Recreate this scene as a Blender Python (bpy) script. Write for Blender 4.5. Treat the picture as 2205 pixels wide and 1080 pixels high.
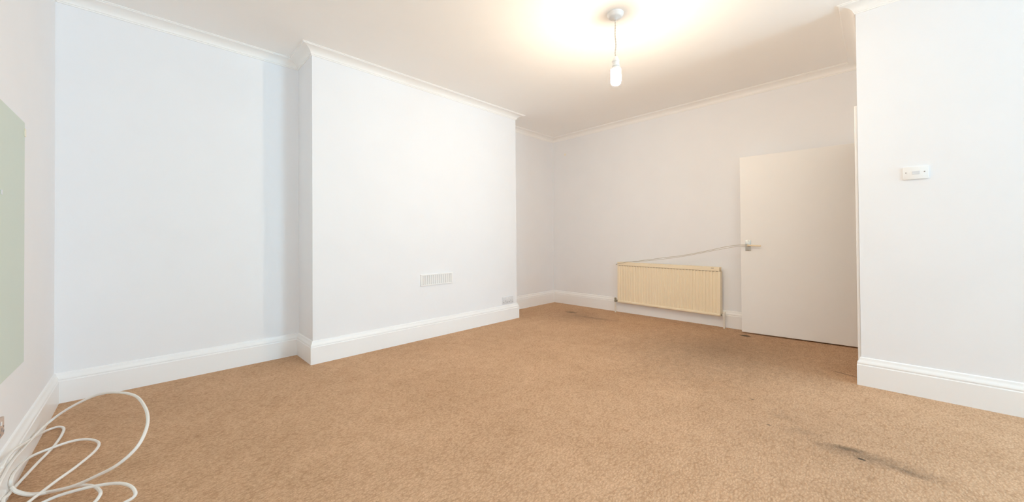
import bpy, bmesh, math, random
from mathutils import Vector, Matrix
random.seed(4)
for o in list(bpy.data.objects): bpy.data.objects.remove(o)
scene = bpy.context.scene
col = scene.collection
R = math.radians

# ------------------------------------------------------------------ camera
# X runs along the fireplace wall, Y towards the fireplace wall, Z up; floor at 0
CAM_H = 1.1
f, cx, cy, yaw, roll, pitch = 788.195, 1107.72, 506.25, 0.7819, -0.0079, 0.0090
W, Hh = 2205, 1080
c, s = math.cos(yaw), math.sin(yaw)
x0 = Vector((s, -c, 0)); y0 = Vector((0, 0, -1)); z0 = Vector((c, s, 0))
y1 = math.cos(pitch) * y0 + math.sin(pitch) * z0
z1 = -math.sin(pitch) * y0 + math.cos(pitch) * z0
right = math.cos(roll) * x0 - math.sin(roll) * y1
down = math.sin(roll) * x0 + math.cos(roll) * y1
cam_data = bpy.data.cameras.new('camera')
cam = bpy.data.objects.new('camera', cam_data); col.objects.link(cam)
m = Matrix((right, -down, -z1)).transposed().to_4x4()
m.translation = (0, 0, CAM_H)
cam.matrix_world = m
cam_data.sensor_width = 36; cam_data.lens = f / W * 36
cam_data.shift_x = (W / 2 - cx) / W; cam_data.shift_y = (cy - Hh / 2) / W
cam_data.clip_start = 0.02
scene.camera = cam

# ------------------------------------------------------------------ light
world = bpy.data.worlds.new('world'); scene.world = world; world.use_nodes = True
bg = world.node_tree.nodes['Background']
bg.inputs[0].default_value = (0.72, 0.86, 1.0, 1); bg.inputs[1].default_value = 0.6

def area(name, loc, rot, sx, sy, power, color):
    d = bpy.data.lights.new(name, 'AREA'); d.shape = 'RECTANGLE'
    d.size = sx; d.size_y = sy; d.energy = power; d.color = color
    o = bpy.data.objects.new(name, d); col.objects.link(o)
    o.location = loc; o.rotation_euler = rot
    return o
# overcast daylight entering through the two sash windows behind the camera
area('window_daylight', (0.55, -4.66, 1.60), (R(122), 0, 0), 1.1, 1.7, 13, (0.48, 0.785, 1.0))
area('window_daylight', (3.55, -4.66, 1.60), (R(122), 0, R(12)), 1.3, 1.7, 70, (0.48, 0.785, 1.0))
BULB_STRENGTH = 132.0
scene.view_settings.view_transform = 'Standard'
scene.view_settings.look = 'None'
scene.view_settings.gamma = 1
scene.view_settings.use_curve_mapping = False
scene.cycles.max_bounces = 16; scene.cycles.diffuse_bounces = 16
scene.view_settings.exposure = 1.68

# ------------------------------------------------------------------ materials
def srgb(r, g, b):
    def k(v):
        v /= 255
        return v / 12.92 if v <= .04045 else ((v + .055) / 1.055) ** 2.4
    return (k(r), k(g), k(b), 1)

def mat(name, colr, rough=.6, metal=0., noise=None, bump=0., bscale=60., spec=.5):
    M = bpy.data.materials.new(name); M.use_nodes = True
    n = M.node_tree.nodes; l = M.node_tree.links; p = n['Principled BSDF']
    p.inputs['Roughness'].default_value = rough; p.inputs['Metallic'].default_value = metal
    p.inputs['Specular IOR Level'].default_value = spec
    geo = n.new('ShaderNodeNewGeometry')
    nz = n.new('ShaderNodeTexNoise'); nz.inputs['Scale'].default_value = (noise or (3, .02))[0]
    nz.inputs['Detail'].default_value = 4
    l.new(geo.outputs['Position'], nz.inputs['Vector'])
    mx = n.new('ShaderNodeMix'); mx.data_type = 'RGBA'
    d = (noise or (3, .02))[1]
    mx.inputs[6].default_value = tuple(max(0, v * (1 - d)) for v in colr[:3]) + (1,)
    mx.inputs[7].default_value = tuple(min(1, v * (1 + d)) for v in colr[:3]) + (1,)
    l.new(nz.outputs['Fac'], mx.inputs[0]); l.new(mx.outputs[2], p.inputs['Base Color'])
    if bump:
        b = n.new('ShaderNodeBump'); b.inputs['Strength'].default_value = bump; b.inputs['Distance'].default_value = .002
        n2 = n.new('ShaderNodeTexNoise'); n2.inputs['Scale'].default_value = bscale; n2.inputs['Detail'].default_value = 3
        l.new(geo.outputs['Position'], n2.inputs['Vector'])
        l.new(n2.outputs['Fac'], b.inputs['Height']); l.new(b.outputs['Normal'], p.inputs['Normal'])
    return M

M_wall = mat('wall_paint', (.875, .885, .905, 1), .75, bump=.15, bscale=45, spec=.3)
M_ceil = mat('ceiling_paint', (.95, .945, .93, 1), .85, bump=.1, bscale=40, spec=.2)
M_trim = mat('white_gloss_paint', (.92, .92, .915, 1), .35, bump=.05, bscale=20)
M_cornice = mat('cornice_plaster', (.94, .935, .92, 1), .8, spec=.2)
M_door = mat('door_paint', (.93, .92, .90, 1), .45, bump=.04, bscale=15)
M_rad = mat('cream_radiator_enamel', (.93, .81, .60, 1), .4)
M_radd = mat('radiator_shadow_gap', (.42, .34, .23, 1), .7)
M_valve = mat('valve_grip', (.30, .27, .20, 1), .45)
M_pipe = mat('painted_pipe', (.80, .76, .68, 1), .4)
M_chrome = mat('chrome', (.60, .63, .62, 1), .38, 1.0)
M_brass = mat('pale_brass_lever', (.85, .72, .52, 1), .3, .5)
M_plas = mat('white_plastic', (.89, .89, .88, 1), .35)
M_socket = mat('grey_white_plastic', (.74, .75, .77, 1), .4)
M_ventback = mat('vent_recess', (.78, .78, .78, 1), .6)
M_pin = mat('pin_shadow', (.30, .30, .32, 1), .6)
M_dark = mat('dark_hole', (.05, .05, .05, 1), .6)
M_screw = mat('screw_metal', (.36, .33, .31, 1), .4, .6)
M_panel = mat('pale_green_panel', (.60, .68, .57, 1), .32, noise=(1.5, .05))
M_brown = mat('pinkish_plastic', (.62, .48, .40, 1), .5)
M_cable = mat('white_cable', (.88, .86, .82, 1), .35)
M_cord = mat('grey_cord', (.50, .45, .36, 1), .7)
M_flex = mat('lamp_flex', (.66, .60, .52, 1), .5)
M_patch = mat('filler', (.90, .86, .74, 1), .7)
M_under = mat('underlay', (.06, .045, .03, 1), .9)
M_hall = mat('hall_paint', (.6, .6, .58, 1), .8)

def bulb_mat():
    M = bpy.data.materials.new('glowing_bulb'); M.use_nodes = True
    n = M.node_tree.nodes; l = M.node_tree.links
    n.remove(n['Principled BSDF'])
    e = n.new('ShaderNodeEmission'); e.inputs[0].default_value = (1, .80, .58, 1); e.inputs[1].default_value = BULB_STRENGTH
    l.new(e.outputs[0], n['Material Output'].inputs[0]); return M
M_bulb = bulb_mat()

def glass_mat():
    M = bpy.data.materials.new('window_glass'); M.use_nodes = True
    n = M.node_tree.nodes; l = M.node_tree.links
    n.remove(n['Principled BSDF'])
    t = n.new('ShaderNodeBsdfTransparent'); g = n.new('ShaderNodeBsdfGlossy'); g.inputs['Roughness'].default_value = .02
    mx = n.new('ShaderNodeMixShader'); mx.inputs[0].default_value = .06
    l.new(t.outputs[0], mx.inputs[1]); l.new(g.outputs[0], mx.inputs[2]); l.new(mx.outputs[0], n['Material Output'].inputs[0]); return M
M_glass = glass_mat()

def carpet_mat():
    M = bpy.data.materials.new('looped_beige_carpet'); M.use_nodes = True
    n = M.node_tree.nodes; l = M.node_tree.links; p = n['Principled BSDF']
    p.inputs['Roughness'].default_value = .95; p.inputs['Specular IOR Level'].default_value = .1
    geo = n.new('ShaderNodeNewGeometry'); P = geo.outputs['Position']
    def mathn(op, a, b=None, c_=None, clamp=False):
        q = n.new('ShaderNodeMath'); q.operation = op; q.use_clamp = clamp
        for i, v in enumerate((a, b, c_)):
            if v is None: continue
            if isinstance(v, (int, float)): q.inputs[i].default_value = v
            else: l.new(v, q.inputs[i])
        return q.outputs[0]
    def noise(scale, detail=3, rough=.5, vec=P):
        q = n.new('ShaderNodeTexNoise'); q.inputs['Scale'].default_value = scale
        q.inputs['Detail'].default_value = detail; q.inputs['Roughness'].default_value = rough
        l.new(vec, q.inputs['Vector']); return q.outputs['Fac']
    # loops: stretched cells lying in short ribs
    mp = n.new('ShaderNodeMapping'); mp.inputs['Rotation'].default_value = (0, 0, R(20)); mp.inputs['Scale'].default_value = (55, 105, 60)
    l.new(P, mp.inputs['Vector'])
    wob = n.new('ShaderNodeTexNoise'); wob.inputs['Scale'].default_value = 12; l.new(P, wob.inputs['Vector'])
    add = n.new('ShaderNodeVectorMath'); add.operation = 'MULTIPLY_ADD'
    l.new(wob.outputs['Color'], add.inputs[0]); add.inputs[1].default_value = (2.5, 2.5, 2.5); l.new(mp.outputs[0], add.inputs[2])
    vo = n.new('ShaderNodeTexVoronoi'); vo.inputs['Scale'].default_value = 1.0; l.new(add.outputs[0], vo.inputs['Vector'])
    vd = vo.outputs['Distance']
    fine = noise(170, 2)
    big = noise(1.6, 4, .55)
    mid = noise(9, 3)
    h = mathn('SUBTRACT', mathn('MULTIPLY', fine, .5), vd)
    # base tone
    r1 = n.new('ShaderNodeValToRGB')
    r1.color_ramp.elements[0].position = .15; r1.color_ramp.elements[0].color = (.35, .203, .108, 1)
    r1.color_ramp.elements[1].position = .85; r1.color_ramp.elements[1].color = (.75, .500, .325, 1)
    tone = mathn('ADD', mathn('MULTIPLY', vd, -.42), .72)
    tone = mathn('ADD', tone, mathn('MULTIPLY', mathn('SUBTRACT', fine, .5), .7))
    tone = mathn('ADD', tone, mathn('MULTIPLY', mathn('SUBTRACT', mid, .5), .22))
    tone = mathn('ADD', tone, mathn('MULTIPLY', mathn('SUBTRACT', big, .5), .30), clamp=True)
    l.new(tone, r1.inputs[0])
    # worn dirty marks, a ripple line, and broad shade painted into the carpet
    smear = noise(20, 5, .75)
    stain_shade = None
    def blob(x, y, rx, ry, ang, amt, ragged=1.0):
        nonlocal stain_shade
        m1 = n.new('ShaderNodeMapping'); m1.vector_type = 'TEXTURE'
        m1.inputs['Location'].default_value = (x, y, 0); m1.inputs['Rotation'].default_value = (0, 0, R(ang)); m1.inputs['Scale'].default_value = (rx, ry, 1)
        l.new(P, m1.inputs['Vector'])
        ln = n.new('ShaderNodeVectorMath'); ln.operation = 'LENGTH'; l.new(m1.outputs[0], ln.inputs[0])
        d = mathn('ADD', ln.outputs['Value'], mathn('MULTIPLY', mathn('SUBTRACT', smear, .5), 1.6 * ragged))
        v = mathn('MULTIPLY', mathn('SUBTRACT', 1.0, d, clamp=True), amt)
        stain_shade = v if stain_shade is None else mathn('MAXIMUM', stain_shade, v)
    blob(2.52, .07, .11, .36, 6, .52)
    blob(2.55, .13, .055, .15, 14, .8, .8)
    blob(2.50, -.08, .05, .15, -4, .62, .9)
    blob(2.486, .071, .014, .024, 0, 1.8, .1)
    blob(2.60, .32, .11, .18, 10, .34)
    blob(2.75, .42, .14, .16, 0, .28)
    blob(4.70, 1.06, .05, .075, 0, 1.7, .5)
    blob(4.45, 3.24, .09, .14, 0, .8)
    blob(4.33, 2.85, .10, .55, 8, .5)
    blob(4.30, 3.00, .45, .6, 0, .30)  # broad darker patch towards the far corner
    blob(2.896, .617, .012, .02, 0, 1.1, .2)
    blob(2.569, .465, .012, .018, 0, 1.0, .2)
    blob(3.93, .20, .007, .16, -20, 1.5, .15)  # carpet ripple at the doorway, painted as a dark line
    blob(3.9, 1.1, 1.3, 1.1, 0, .42)  # wide dimming towards the doorway, shade painted into the carpet colour
    blob(2.6, .3, 1.1, .8, 30, .16)  # fainter painted dimming across the near right of the floor
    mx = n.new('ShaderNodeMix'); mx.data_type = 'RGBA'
    l.new(mathn('MINIMUM', stain_shade, .92), mx.inputs[0]); l.new(r1.outputs[0], mx.inputs[6]); mx.inputs[7].default_value = (.075, .06, .045, 1)
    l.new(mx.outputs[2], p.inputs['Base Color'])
    b = n.new('ShaderNodeBump'); b.inputs['Strength'].default_value = .5; b.inputs['Distance'].default_value = .004
    l.new(h, b.inputs['Height']); l.new(b.outputs['Normal'], p.inputs['Normal'])
    return M
M_carpet = carpet_mat()

# ------------------------------------------------------------------ helpers
def obj(name, bm, material, parent=None, smooth=False, kind=None, label=None):
    bmesh.ops.recalc_face_normals(bm, faces=bm.faces)
    me = bpy.data.meshes.new(name); bm.to_mesh(me); bm.free()
    if smooth:
        for p in me.polygons: p.use_smooth = True
        try: me.set_sharp_from_angle(angle=R(38))
        except Exception: pass
    me.materials.append(material)
    o = bpy.data.objects.new(name, me); col.objects.link(o)
    if parent is not None: o.parent = parent
    if kind: o['kind'] = kind
    if label: o['label'] = label
    return o

def struct(name, bm, material, label=None, smooth=False, category='room'):
    o = obj(name, bm, material, None, smooth, 'structure', label)
    o['category'] = category
    return o

def thing(name, label, cat, loc=(0, 0, 0), rot=(0, 0, 0)):
    o = bpy.data.objects.new(name, None); col.objects.link(o)
    o.location = loc; o.rotation_euler = rot; o['label'] = label; o['category'] = cat
    o.empty_display_size = .05
    return o

def box(bm, a, b, bevel=0., seg=2):
    a = Vector(a); b = Vector(b)
    r = bmesh.ops.create_cube(bm, size=1)
    vs = r['verts']
    for v in vs:
        v.co = Vector(((a.x + b.x) / 2 + v.co.x * abs(b.x - a.x), (a.y + b.y) / 2 + v.co.y * abs(b.y - a.y), (a.z + b.z) / 2 + v.co.z * abs(b.z - a.z)))
    if bevel:
        es = list({e for v in vs for e in v.link_edges})
        bmesh.ops.bevel(bm, geom=es, offset=bevel, segments=seg, affect='EDGES', profile=.5)
    return bm

def nb(a, b, bevel=0., seg=2): return box(bmesh.new(), a, b, bevel, seg)

def lathe(prof, segs=32, bm=None, axis='Z', loc=(0, 0, 0)):
    """prof: list of (radius, height); closed at both ends"""
    bm = bm or bmesh.new(); rings = []
    L = Vector(loc)
    for r, h in prof:
        ring = []
        for i in range(segs):
            a = 2 * math.pi * i / segs
            p = Vector((r * math.cos(a), r * math.sin(a), h))
            if axis == 'X': p = Vector((p.z, p.x, p.y))
            elif axis == 'Y': p = Vector((p.x, p.z, p.y))
            ring.append(bm.verts.new(p + L))
        rings.append(ring)
    for a, b in zip(rings, rings[1:]):
        for i in range(segs):
            j = (i + 1) % segs
            bm.faces.new((a[i], a[j], b[j], b[i]))
    bm.faces.new(rings[0]); bm.faces.new(rings[-1])
    return bm

def catmull(pts, n=10):
    out = []; P = [Vector(p) for p in pts]
    P = [2 * P[0] - P[1]] + P + [2 * P[-1] - P[-2]]
    for i in range(1, len(P) - 2):
        for k in range(n):
            t = k / n
            a, b, c_, d = P[i - 1], P[i], P[i + 1], P[i + 2]
            out.append(.5 * ((2 * b) + (-a + c_) * t + (2 * a - 5 * b + 4 * c_ - d) * t * t + (-a + 3 * b - 3 * c_ + d) * t ** 3))
    out.append(P[-2]); return out

def tube(path, r, segs=8, bm=None):
    bm = bm or bmesh.new(); rings = []
    T = []
    for i in range(len(path)):
        a = path[max(0, i - 1)]; b = path[min(len(path) - 1, i + 1)]
        T.append((b - a).normalized())
    N = T[0].orthogonal().normalized()
    for i, p in enumerate(path):
        N = (N - T[i] * N.dot(T[i])).normalized(); B = T[i].cross(N)
        rings.append([bm.verts.new(p + r * (math.cos(2 * math.pi * k / segs) * N + math.sin(2 * math.pi * k / segs) * B)) for k in range(segs)])
    for a, b in zip(rings, rings[1:]):
        for i in range(segs):
            j = (i + 1) % segs; bm.faces.new((a[i], a[j], b[j], b[i]))
    bm.faces.new(rings[0]); bm.faces.new(rings[-1])
    return bm

# ------------------------------------------------------------------ room shell
H = 2.820
XD, XE, XF, XC, XR = -.440, 1.047, 3.640, 4.991, 3.738
YA, YB, YR, YW = 3.997, 3.578, .099, -4.40; YP = -1.45
poly = [(XD, YA), (XE, YA), (XE, YB), (XF, YB), (XF, YA), (XC, YA), (XC, YR), (XR, YR), (XR, YP), (XC, YP), (XC, YW), (XD, YW)]  # unseen widening behind the camera, added to keep window light off the right wall
seg_names = ['alcove_left', 'chimney_left', 'chimney_breast', 'chimney_right', 'alcove_right', 'back', 'doorway', 'right', 'added_right_return', 'added_rear_right', 'window_side', 'left']
# interior lies to the right of each segment (clockwise outline)
def inward(a, b):
    d = (Vector(b) - Vector(a)).normalized(); return Vector((d.y, -d.x))
NP = len(poly)
def offset_pt(i, off):
    """outline vertex i moved inwards by off on both of its walls (mitre)"""
    p = Vector(poly[i]); n1 = inward(poly[i - 1], poly[i]); n2 = inward(poly[i], poly[(i + 1) % NP])
    return p + (n1 + n2) * off
def run(i, prof, cut_a=None, cut_b=None):
    """sweep closed profile [(offset, z)] along wall i with mitred ends; cut_a/cut_b: end positions along the wall"""
    bm = bmesh.new(); j = (i + 1) % NP
    d = (Vector(poly[j]) - Vector(poly[i])).normalized(); nn = inward(poly[i], poly[j])
    ra, rb = [], []
    for off, z in prof:
        a = offset_pt(i, off) if cut_a is None else Vector(poly[i]) + d * cut_a + nn * off
        b = offset_pt(j, off) if cut_b is None else Vector(poly[i]) + d * cut_b + nn * off
        ra.append(bm.verts.new((a.x, a.y, z))); rb.append(bm.verts.new((b.x, b.y, z)))
    k = len(prof)
    for q in range(k):
        w = (q + 1) % k; bm.faces.new((ra[q], ra[w], rb[w], rb[q]))
    bm.faces.new(ra); bm.faces.new(rb[::-1])
    return bm
TW = .12
wall_prof = [(0, 0), (0, H), (-TW, H), (-TW, 0)]
wall_labels = {
 'alcove_left': 'pale wall of the left alcove beside the chimney breast', 'chimney_left': 'narrow left return of the chimney breast',
 'chimney_breast': 'wide pale chimney breast wall with the small vent', 'chimney_right': 'narrow right return of the chimney breast',
 'alcove_right': 'narrow pale wall of the right alcove', 'back': 'far pale wall behind the cream radiator',
 'doorway': 'short wall holding the doorway beside the open door', 'right': 'near pale wall at right with the switch plate',
 'window_side': 'wall behind the camera with two windows', 'left': 'pale wall at the left edge with the green panel',
 'added_right_return': 'unseen wall return added to shade the right wall', 'added_rear_right': 'unseen right wall of the added widening behind the camera'}
def merge_boxes(lst):
    bm = bmesh.new()
    for a, b in lst: box(bm, a, b)
    return bm
DX0, DX1, DZ = 3.880, 4.900, 2.03          # doorway opening
WIN = [(0.0, 1.10), (2.9, 4.2)]; WZ0, WZ1 = .70, 2.45
walls = {}
for i, nm in enumerate(seg_names):
    if nm == 'doorway':
        bm = merge_boxes([((XR + TW, YR - TW, 0), (DX0, YR, H)), ((DX1, YR - TW, 0), (XC, YR, H)), ((DX0, YR - TW, DZ), (DX1, YR, H))])
    elif nm == 'window_side':
        y_a, y_b = YW - TW, YW
        bm = merge_boxes([((XD, y_a, 0), (XC, y_b, WZ0)), ((XD, y_a, WZ1), (XC, y_b, H)),
                          ((XD, y_a, WZ0), (WIN[0][0], y_b, WZ1)), ((WIN[0][1], y_a, WZ0), (WIN[1][0], y_b, WZ1)), ((WIN[1][1], y_a, WZ0), (XC, y_b, WZ1))])
    elif nm == 'chimney_breast':
        bm = run(i, wall_prof)
    else:
        bm = run(i, wall_prof)
    walls[nm] = struct('wall_' + nm, bm, M_wall, wall_labels[nm], category='wall')
HX1 = 5.11                        # a short hall beyond the doorway
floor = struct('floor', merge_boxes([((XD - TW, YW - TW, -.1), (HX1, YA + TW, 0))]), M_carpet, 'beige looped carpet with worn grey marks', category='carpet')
struct('ceiling', merge_boxes([((XD - TW, YW - TW, H), (HX1, YA + TW, H + .1))]), M_ceil, 'smooth off-white ceiling', category='ceiling')
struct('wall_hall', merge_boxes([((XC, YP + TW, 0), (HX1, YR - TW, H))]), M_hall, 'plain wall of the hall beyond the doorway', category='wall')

# skirting boards
bp = [(0, 0), (.0235, 0), (.0235, .148), (.0205, .1505), (.0190, .155), (.0190, .158), (.0215, .1605), (.0215, .165), (.0190, .172), (.0140, .180), (.0105, .188), (.0100, .194), (.0075, .201), (0, .205)]
side_word = {'alcove_left': 'along the left alcove', 'chimney_left': 'round the left return of the chimney breast', 'chimney_breast': 'along the chimney breast', 'chimney_right': 'round the right return of the chimney breast',
 'alcove_right': 'along the right alcove', 'back': 'behind the radiator on the far wall', 'doorway': 'at the doorway corner', 'right': 'along the near right wall', 'window_side': 'under the windows', 'left': 'along the wall at left', 'added_right_return': 'along the added return out of view', 'added_rear_right': 'along the added rear right wall out of view'}
for i, nm in enumerate(seg_names):
    if nm == 'doorway': bm = run(i, bp, cut_a=XC - (XR + .014))
    else: bm = run(i, bp)
    struct('baseboard_' + nm, bm, M_trim, 'white moulded skirting board ' + side_word[nm], smooth=True, category='skirting')
# coved cornice
cp_, cd_ = .0994, .0660
prof = [(0, H), (0, H - cd_), (.007, H - cd_), (.008, H - cd_ + .008), (.013, H - cd_ + .010)]
for k in range(1, 9):
    t = k / 8 * math.pi / 2
    prof.append((.013 + (cp_ - .024) * (1 - math.cos(t)), H - cd_ + .010 + (cd_ - .021) * math.sin(t)))
prof += [(cp_ - .009, H - .006), (cp_, H - .005), (cp_, H)]
for k, nm in enumerate(seg_names):
    struct('trim_%d' % (k + 1), run(k, prof), M_cornice, 'white coved cornice ' + side_word[nm].replace('under', 'above').replace('behind the radiator on', 'along'), smooth=True, category='cornice')

# filler blemish on the far wall
obj('filler_patch', lathe([(.006, .0), (.021, .0), (.019, -.003), (.010, -.0045)], 20, axis='X', loc=(XC, 3.735, 2.512)), M_patch, walls['back'], True, label='small cream blemish high in the corner')

# ------------------------------------------------------------------ doorway and door
fr = bmesh.new()
box(fr, (DX0, YR - TW, 0), (DX0 + .018, YR, DZ)); box(fr, (DX1 - .018, YR - TW, 0), (DX1, YR, DZ)); box(fr, (DX0 + .018, YR - TW, DZ - .018), (DX1 - .018, YR, DZ))
struct('trim_11', fr, M_trim, 'white door lining inside the doorway', category='trim')
ar = bmesh.new()
box(ar, (XR + .016, YR, 0), (DX0 - .005, YR + .017, DZ + .045), .003)
box(ar, (DX1 + .012, YR, 0), (XC - .024, YR + .017, DZ + .045), .003)
box(ar, (DX0 - .005, YR, DZ - .012), (DX1 + .012, YR + .017, DZ + .045), .003)
struct('trim_12', ar, M_trim, 'white architrave round the doorway', category='trim')

hinge = Vector((4.9045, .128)); tip = Vector((4.8195, 1.121))
dv = tip - hinge; dl = dv.length
door = bpy.data.objects.new('door_1', None); col.objects.link(door)
door.location = (hinge.x, hinge.y, 0)
door.rotation_euler = (0, 0, math.atan2(dv.y, dv.x) - math.pi / 2)      # local +Y runs from hinge to free edge, room face is -X
door['kind'] = 'structure'; door['category'] = 'door'; door['label'] = 'plain white flush door standing open against the far wall'
obj('door_leaf', nb((0, 0, .013), (.040, dl, 2.012), .002, 1), M_door, door)
hb = bmesh.new()
hy = dl - .073
obj('backplate', nb((-.006, hy - .027, .940), (0, hy + .027, 1.060), .002), M_chrome, door, True, label='chrome backplate of the handle')
lv = bmesh.new()
lathe([(.011, -.004), (.011, -.038), (.009, -.046)], 16, lv, 'X', (0, hy - .002, 1.002))
tube(catmull([(-.043, hy + .006, 1.003), (-.046, hy - .03, 1.002), (-.045, hy - .08, .999), (-.040, hy - .125, .998)], 6), .0075, 10, lv)
obj('lever', lv, M_brass, door, True, label='pale brass lever handle')
kb = lathe([(.005, -.0055), (.005, -.0075)], 12, None, 'X', (0, hy, 1.052)); lathe([(.005, -.0055), (.005, -.0075)], 12, kb, 'X', (0, hy, .948))
obj('screw', kb, M_screw, door)
for hz in (.25, 1.0, 1.78):
    obj('hinge', lathe([(.006, 0), (.006, .09)], 10, None, 'Z', (-.005, -.004, hz)), M_chrome, door, True)

# ------------------------------------------------------------------ windows behind the camera
for k, (a, b) in enumerate(WIN):
    w = bpy.data.objects.new('window_%d' % (k + 1), None); col.objects.link(w)
    w.location = ((a + b) / 2, YW - .06, WZ0); w['kind'] = 'structure'; w['category'] = 'window'
    w['label'] = 'white sash window behind the camera'
    hw = (b - a) / 2; hh = WZ1 - WZ0
    bm = bmesh.new()
    box(bm, (-hw, -.03, 0), (-hw + .05, .03, hh)); box(bm, (hw - .05, -.03, 0), (hw, .03, hh))
    box(bm, (-hw + .05, -.03, 0), (hw - .05, .03, .06)); box(bm, (-hw + .05, -.03, hh - .05), (hw - .05, .03, hh)); box(bm, (-hw + .05, -.02, hh / 2 - .022), (hw - .05, .02, hh / 2 + .022))
    obj('window_frame', bm, M_trim, w)
    for z_a, z_b in ((.06, hh / 2 - .022), (hh / 2 + .022, hh - .05)):
        obj('pane', nb((-hw + .05, -.003, z_a), (hw - .05, .003, z_b)), M_glass, w)
    obj('window_sill', nb((-hw - .04, .061, -.03), (hw + .04, .12, 0), .004), M_trim, w)

# ------------------------------------------------------------------ radiator
# local frame: X away from the wall is -X, Y along the wall, Z up; origin at floor below the middle
rad = thing('radiator', 'cream panel radiator with vertical flutes under the cord on the far wall', 'radiator', (4.893, 2.049, 0), (R(.55), 0, 0))
hw, z_b, z_t = .688, .146, .738
n_fl = 34
bm = bmesh.new(); top = []; bot = []; pts = []
fw = 2 * (hw - .022) / n_fl
pts.append((.012, -hw)); pts.append((0, -hw + .004)); pts.append((0, -hw + .022))
for q in range(n_fl):
    y_ = -hw + .022 + q * fw
    pts += [(.0005, y_ + fw * .16), (.0085, y_ + fw * .36), (.0085, y_ + fw * .64), (.0005, y_ + fw * .84)]
pts.append((0, hw - .022)); pts.append((0, hw - .004)); pts.append((.012, hw))
outline = pts + [(.022, hw), (.022, -hw)]
lo = [bm.verts.new((x, y, z_b + .034)) for x, y in outline]; hi = [bm.verts.new((x, y, z_t - .050)) for x, y in outline]
kk = len(outline)
for q in range(kk):
    w_ = (q + 1) % kk; bm.faces.new((lo[q], lo[w_], hi[w_], hi[q]))
bm.faces.new(lo); bm.faces.new(hi[::-1])
obj('fluted_panel', bm, M_rad, rad)
obj('bottom_rail', nb((-.004, -hw + .002, z_b), (.024, hw - .002, z_b + .034), .011, 4), M_rad, rad, True)
bm = bmesh.new(); box(bm, (.002, -hw + .010, z_t - .054), (.07, hw - .006, z_t - .046))
obj('shadow_gap', bm, M_radd, rad)
tg = bmesh.new()
box(tg, (-.002, -hw + .012, z_t - .046), (.004, hw - .004, z_t), .002)
box(tg, (.072, -hw + .012, z_t - .046), (.078, hw - .004, z_t), .002)
obj('top_grille', tg, M_rad, rad)
for q in range(30):
    y_ = -hw + .03 + q * (2 * hw - .06) / 29
    obj('grille_bar', nb((.004, y_ - .010, z_t - .006), (.072, y_ + .010, z_t - .002)), M_rad, rad)
for sy in (-1, 1):
    obj('side_panel', nb((.024, sy * hw - (.004 if sy > 0 else 0), z_b + .02), (.076, sy * hw + (.004 if sy < 0 else 0), z_t - .05), .002), M_rad, rad)
obj('back_panel', nb((.070, -hw + .01, z_b + .01), (.080, hw - .01, z_t - .06), .003), M_rad, rad)
for sy in (-.45, .45):
    obj('bracket', nb((.080, sy - .02, z_b + .05), (.0975, sy + .02, z_t - .10)), M_rad, rad)
obj('bleed_cap', nb((-.005, -hw + .075, z_t - .016), (-.002, -hw + .105, z_t - .010)), M_radd, rad)
for sy, mv in ((-1, M_pipe), (1, M_valve)):
    yv = sy * (hw + .036)
    zc = z_b + .020
    vb = bmesh.new()
    lathe([(.009, 0), (.009, .050)], 12, vb, 'Y', (.012, min(sy * (hw - .004), yv), zc))
    lathe([(.016, -.012), (.017, .0), (.017, .018), (.012, .024)], 16, vb, 'Z', (.012, yv, zc - .008))
    v = obj('valve', vb, mv, rad, True)
    obj('valve_nut', lathe([(.015, 0), (.015, .012)], 6, None, 'Y', (.012, sy * (hw + .008) - .006, zc)), M_valve, v)
    obj('valve_cap', lathe([(.013, 0), (.016, .003), (.016, .020), (.013, .026)], 14, None, 'Z', (.012, yv, zc + .016)), mv if sy > 0 else M_pipe, v, True)
    obj('pipe', lathe([(.0115, .0), (.0115, zc - .02)], 14, None, 'Z', (.012, yv, -sy * .007 * 0 + (.0075 if sy < 0 else -.006))), M_pipe, rad, True)

# ------------------------------------------------------------------ cord from radiator to door handle
def Dp(x, y, z):     # point given in the door's local frame
    a = door.rotation_euler.z
    return (hinge.x + x * math.cos(a) - y * math.sin(a), hinge.y + x * math.sin(a) + y * math.cos(a), z)
l1 = catmull([(4.955, 2.758, .700), (4.90, 2.752, .708), (4.881, 2.735, .714), (4.881, 2.66, .732), (4.883, 2.575, .750), (4.880, 2.46, .762), (4.860, 2.05, .826), (4.842, 1.75, .872), (4.818, 1.45, .940), (4.798, 1.27, .985), (4.788, 1.14, 1.006), Dp(-.020, hy + .028, 1.008), Dp(-.018, hy + .004, 1.0165), Dp(-.020, hy - .016, 1.006), Dp(-.022, hy - .013, .990), Dp(-.023, hy + .004, .9885)], 8)
l2 = catmull([Dp(-.023, hy + .004, .9885), Dp(-.022, hy + .03, .992), (4.790, 1.14, .992), (4.802, 1.28, .964), (4.824, 1.48, .920), (4.846, 1.76, .858), (4.862, 2.06, .808), (4.880, 2.40, .762), (4.882, 2.50, .757)], 8)
bm = tube(l1, .0028, 6)
tube(l2, .0023, 6, bm)
co = obj('cord', bm, M_cord, None, True)
co['label'] = 'thin grey cord strung from the radiator top to the door handle'; co['category'] = 'cord'

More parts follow.
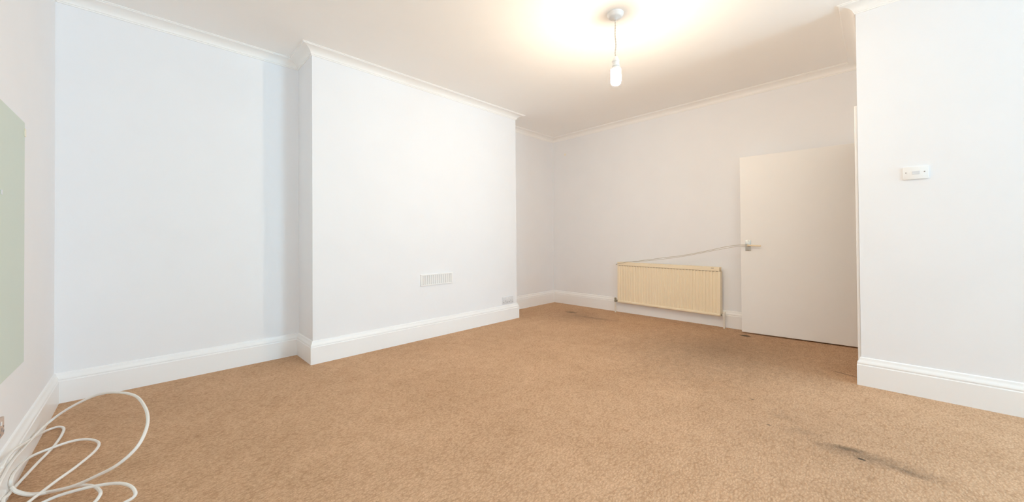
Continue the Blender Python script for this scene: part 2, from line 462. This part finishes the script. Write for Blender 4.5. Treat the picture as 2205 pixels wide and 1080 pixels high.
# ------------------------------------------------------------------ ceiling light
LX, LY = 2.540, 1.412
lamp = thing('pendant_light', 'bare glowing bulb hanging on a cord from a white ceiling rose', 'ceiling light', (LX, LY, H))
obj('ceiling_rose', lathe([(.062, 0), (.063, -.008), (.058, -.014), (.052, -.026), (.042, -.034), (.020, -.038), (.012, -.046), (.006, -.048)], 40), M_plas, lamp, True)
wig = [(0, 0, -.045), (.001, .001, -.10), (-.002, .001, -.17), (.003, -.002, -.24), (-.002, .002, -.30), (0, 0, -.335)]
for ph in (0, math.pi):
    base = catmull(wig, 24)
    path = [p + Vector((.0027 * math.cos(ph + p.z * 150), .0027 * math.sin(ph + p.z * 150), 0)) for p in base]
    obj('flex', tube(path, .0028, 6), M_flex, lamp, True)
hd = lathe([(.006, -.328), (.014, -.334), (.022, -.352), (.024, -.362), (.0245, -.366)], 28)
holder = obj('lamp_holder', hd, M_plas, lamp, True)
obj('holder_ring', lathe([(.0285, -.366), (.0285, -.374), (.0255, -.375), (.0255, -.398), (.029, -.400), (.029, -.407)], 28), M_plas, holder, True)
obj('bulb_cap', lathe([(.020, -.407), (.026, -.411), (.0365, -.424), (.039, -.432)], 28), M_plas, lamp, True)
obj('bulb', lathe([(.036, -.4325), (.0375, -.436), (.0385, -.455), (.0385, -.520), (.036, -.535), (.028, -.545), (.012, -.549)], 28), M_bulb, lamp, True, label='glowing warm white bulb')

# ------------------------------------------------------------------ air vent on chimney breast
vent = thing('air_vent', 'white slatted air vent low on the chimney breast', 'vent', (2.342, YB, .646))
w_, h_ = .212, .064
bm = bmesh.new()
box(bm, (-w_, -.012, h_ - .014), (w_, 0, h_), .002); box(bm, (-w_, -.012, -h_), (w_, 0, -h_ + .014), .002)
box(bm, (-w_, -.012, -h_ + .014), (-w_ + .022, 0, h_ - .014)); box(bm, (w_ - .022, -.012, -h_ + .014), (w_, 0, h_ - .014))
obj('vent_frame', bm, M_plas, vent)
obj('backing', nb((-w_ + .022, -.003, -h_ + .014), (w_ - .022, 0, h_ - .014)), M_ventback, vent)
slat_me = None
for q in range(14):
    x_ = -w_ + .036 + q * (2 * w_ - .072) / 13
    if slat_me is None:
        o = obj('slat', nb((-.0065, -.010, -h_ + .014), (.0065, -.003, h_ - .014), .0015, 1), M_plas, vent); slat_me = o.data
    else:
        o = bpy.data.objects.new('slat', slat_me); col.objects.link(o); o.parent = vent
    o.location = (x_, 0, 0)

# ------------------------------------------------------------------ sockets and switch
def double_socket(name, label, loc, rot, w2, h2, mp_, cat='socket'):
    t = thing(name, label, cat, loc, rot)                 # local: face looks to -Y, X along wall
    obj('faceplate', nb((-w2, -.010, -h2), (w2, 0, h2), .003), mp_, t, True)
    for sx in (-1, 1):
        obj('switch_rocker', nb((sx * w2 * .28 - w2 * .09, -.0135, h2 * .40), (sx * w2 * .28 + w2 * .09, -.0105, h2 * .80), .001), M_plas, t)
        for dx, dz, a, b in ((0, .12, .004, .007), (-.024, -.25, .008, .004), (.024, -.25, .008, .004)):
            px = sx * w2 * .52 + dx * w2 / .073
            obj('pin_hole', nb((px - a, -.0108, h2 * dz * 1.0 - .012 - b), (px + a, -.0098, h2 * dz - .012 + b)), M_pin, t)
        obj('screw', lathe([(.0035, -.0102), (.0035, -.0112)], 10, None, 'Y', (sx * w2 * .84, 0, 0)), M_screw, t)
    return t
double_socket('power_socket', 'greyish double power socket on the chimney breast above the skirting', (3.463, YB, .268), (0, 0, 0), .100, .0475, M_socket)
double_socket('power_socket', 'pinkish wall socket on the left wall above the skirting at the frame edge', (XD, 2.606, .314), (0, 0, R(90)), .080, .039, M_brown)

sw = thing('switch_plate', 'white rectangular switch plate with two screws on the near right wall', 'switch', (XR, -.188, 1.530))
obj('faceplate', nb((-.011, -.061, -.043), (0, .061, .043), .002), M_plas, sw, True)
for y_ in (-.042, .045):
    obj('screw', lathe([(.0036, -.0112), (.0036, -.0125), (.002, -.013)], 12, None, 'X', (0, y_, .004)), M_screw, sw, True)
obj('rocker', nb((-.0135, -.020, -.010), (-.0110, .016, .012), .001), M_socket, sw, label='small grey centre rocker')

# ------------------------------------------------------------------ green panel on left wall
pn = thing('wall_panel', 'pale green flat panel on the left wall cut by the frame edge', 'panel', (XD, 2.10, 1.10))
obj('board', nb((.0005, -.9, -.600), (.007, .965, .607), .002), M_panel, pn)
obj('mounting_clip', nb((.007, .948, .535), (.011, .968, .575), .0015), M_patch, pn, label='small cream clip')
obj('mounting_clip', nb((.007, .530, .205), (.010, .548, .225), .001), M_socket, pn, label='small grey clip')

# ------------------------------------------------------------------ loose white cable
cable_pts = [(-0.344, 2.463, 0.012), (-0.298, 2.477, 0.020), (-0.254, 2.470, 0.030), (-0.191, 2.439, 0.040), (-0.129, 2.392, 0.050), (-0.079, 2.331, 0.060), (-0.045, 2.270, 0.060), (-0.030, 2.221, 0.050), (-0.035, 2.207, 0.040), (-0.057, 2.209, 0.030), (-0.102, 2.229, 0.015), (-0.193, 2.285, 0.007), (-0.280, 2.354, 0.007), (-0.359, 2.493, 0.010), (-0.342, 2.518, 0.022), (-0.317, 2.576, 0.022), (-0.281, 2.655, 0.022), (-0.233, 2.750, 0.022), (-0.184, 2.881, 0.022), (-0.178, 2.985, 0.022), (-0.222, 3.078, 0.022), (-0.283, 3.112, 0.022), (-0.350, 3.087, 0.022), (-0.408, 3.033, 0.023), (-0.408, 2.754, 0.079), (-0.408, 2.659, 0.077), (-0.408, 2.678, 0.039), (-0.390, 2.662, 0.020), (-0.349, 2.625, 0.007), (-0.283, 2.534, 0.030), (-0.211, 2.402, 0.080), (-0.143, 2.288, 0.140), (-0.081, 2.189, 0.200), (-0.031, 2.167, 0.250), (-0.004, 2.197, 0.290), (0.007, 2.313, 0.310), (-0.004, 2.476, 0.320), (-0.039, 2.716, 0.310), (-0.110, 2.950, 0.280), (-0.198, 3.161, 0.230), (-0.307, 3.262, 0.160), (-0.390, 3.272, 0.090), (-0.408, 2.806, 0.135), (-0.408, 2.642, 0.152), (-0.408, 2.546, 0.149), (-0.408, 2.447, 0.139), (-0.405, 2.200, 0.070), (-0.400, 2.050, 0.100), (-0.395, 2.030, 0.170), (-0.402, 2.200, 0.235), (-0.408, 2.489, 0.190), (-0.408, 2.522, 0.197), (-0.408, 2.604, 0.200), (-0.408, 2.734, 0.181), (-0.408, 2.995, 0.119), (-0.408, 3.237, 0.058), (-0.404, 3.424, 0.012), (-0.367, 3.445, 0.012), (-0.338, 3.395, 0.012), (-0.334, 3.291, 0.012), (-0.342, 3.164, 0.012), (-0.353, 3.082, 0.012), (-0.371, 2.948, 0.020), (-0.390, 2.831, 0.020), (-0.408, 2.723, 0.018), (-0.408, 2.619, 0.036), (-0.408, 2.536, 0.047), (-0.378, 2.436, 0.007), (-0.258, 2.346, 0.007), (-0.197, 2.332, 0.007), (-0.162, 2.303, 0.020), (-0.147, 2.302, 0.030), (-0.138, 2.306, 0.040), (-0.133, 2.326, 0.050), (-0.150, 2.409, 0.040), (-0.178, 2.479, 0.030), (-0.223, 2.543, 0.018), (-0.285, 2.552, 0.020), (-0.344, 2.583, 0.020), (-0.384, 2.615, 0.035), (-0.397, 2.635, 0.045), (-0.404, 2.649, 0.050)]
path = catmull(cable_pts, 10)
cb = obj('cable', tube(path, .0062, 8), M_cable, None, True)
cb['label'] = 'loose white cable lying in open loops on the carpet by the left wall'; cb['category'] = 'cable'
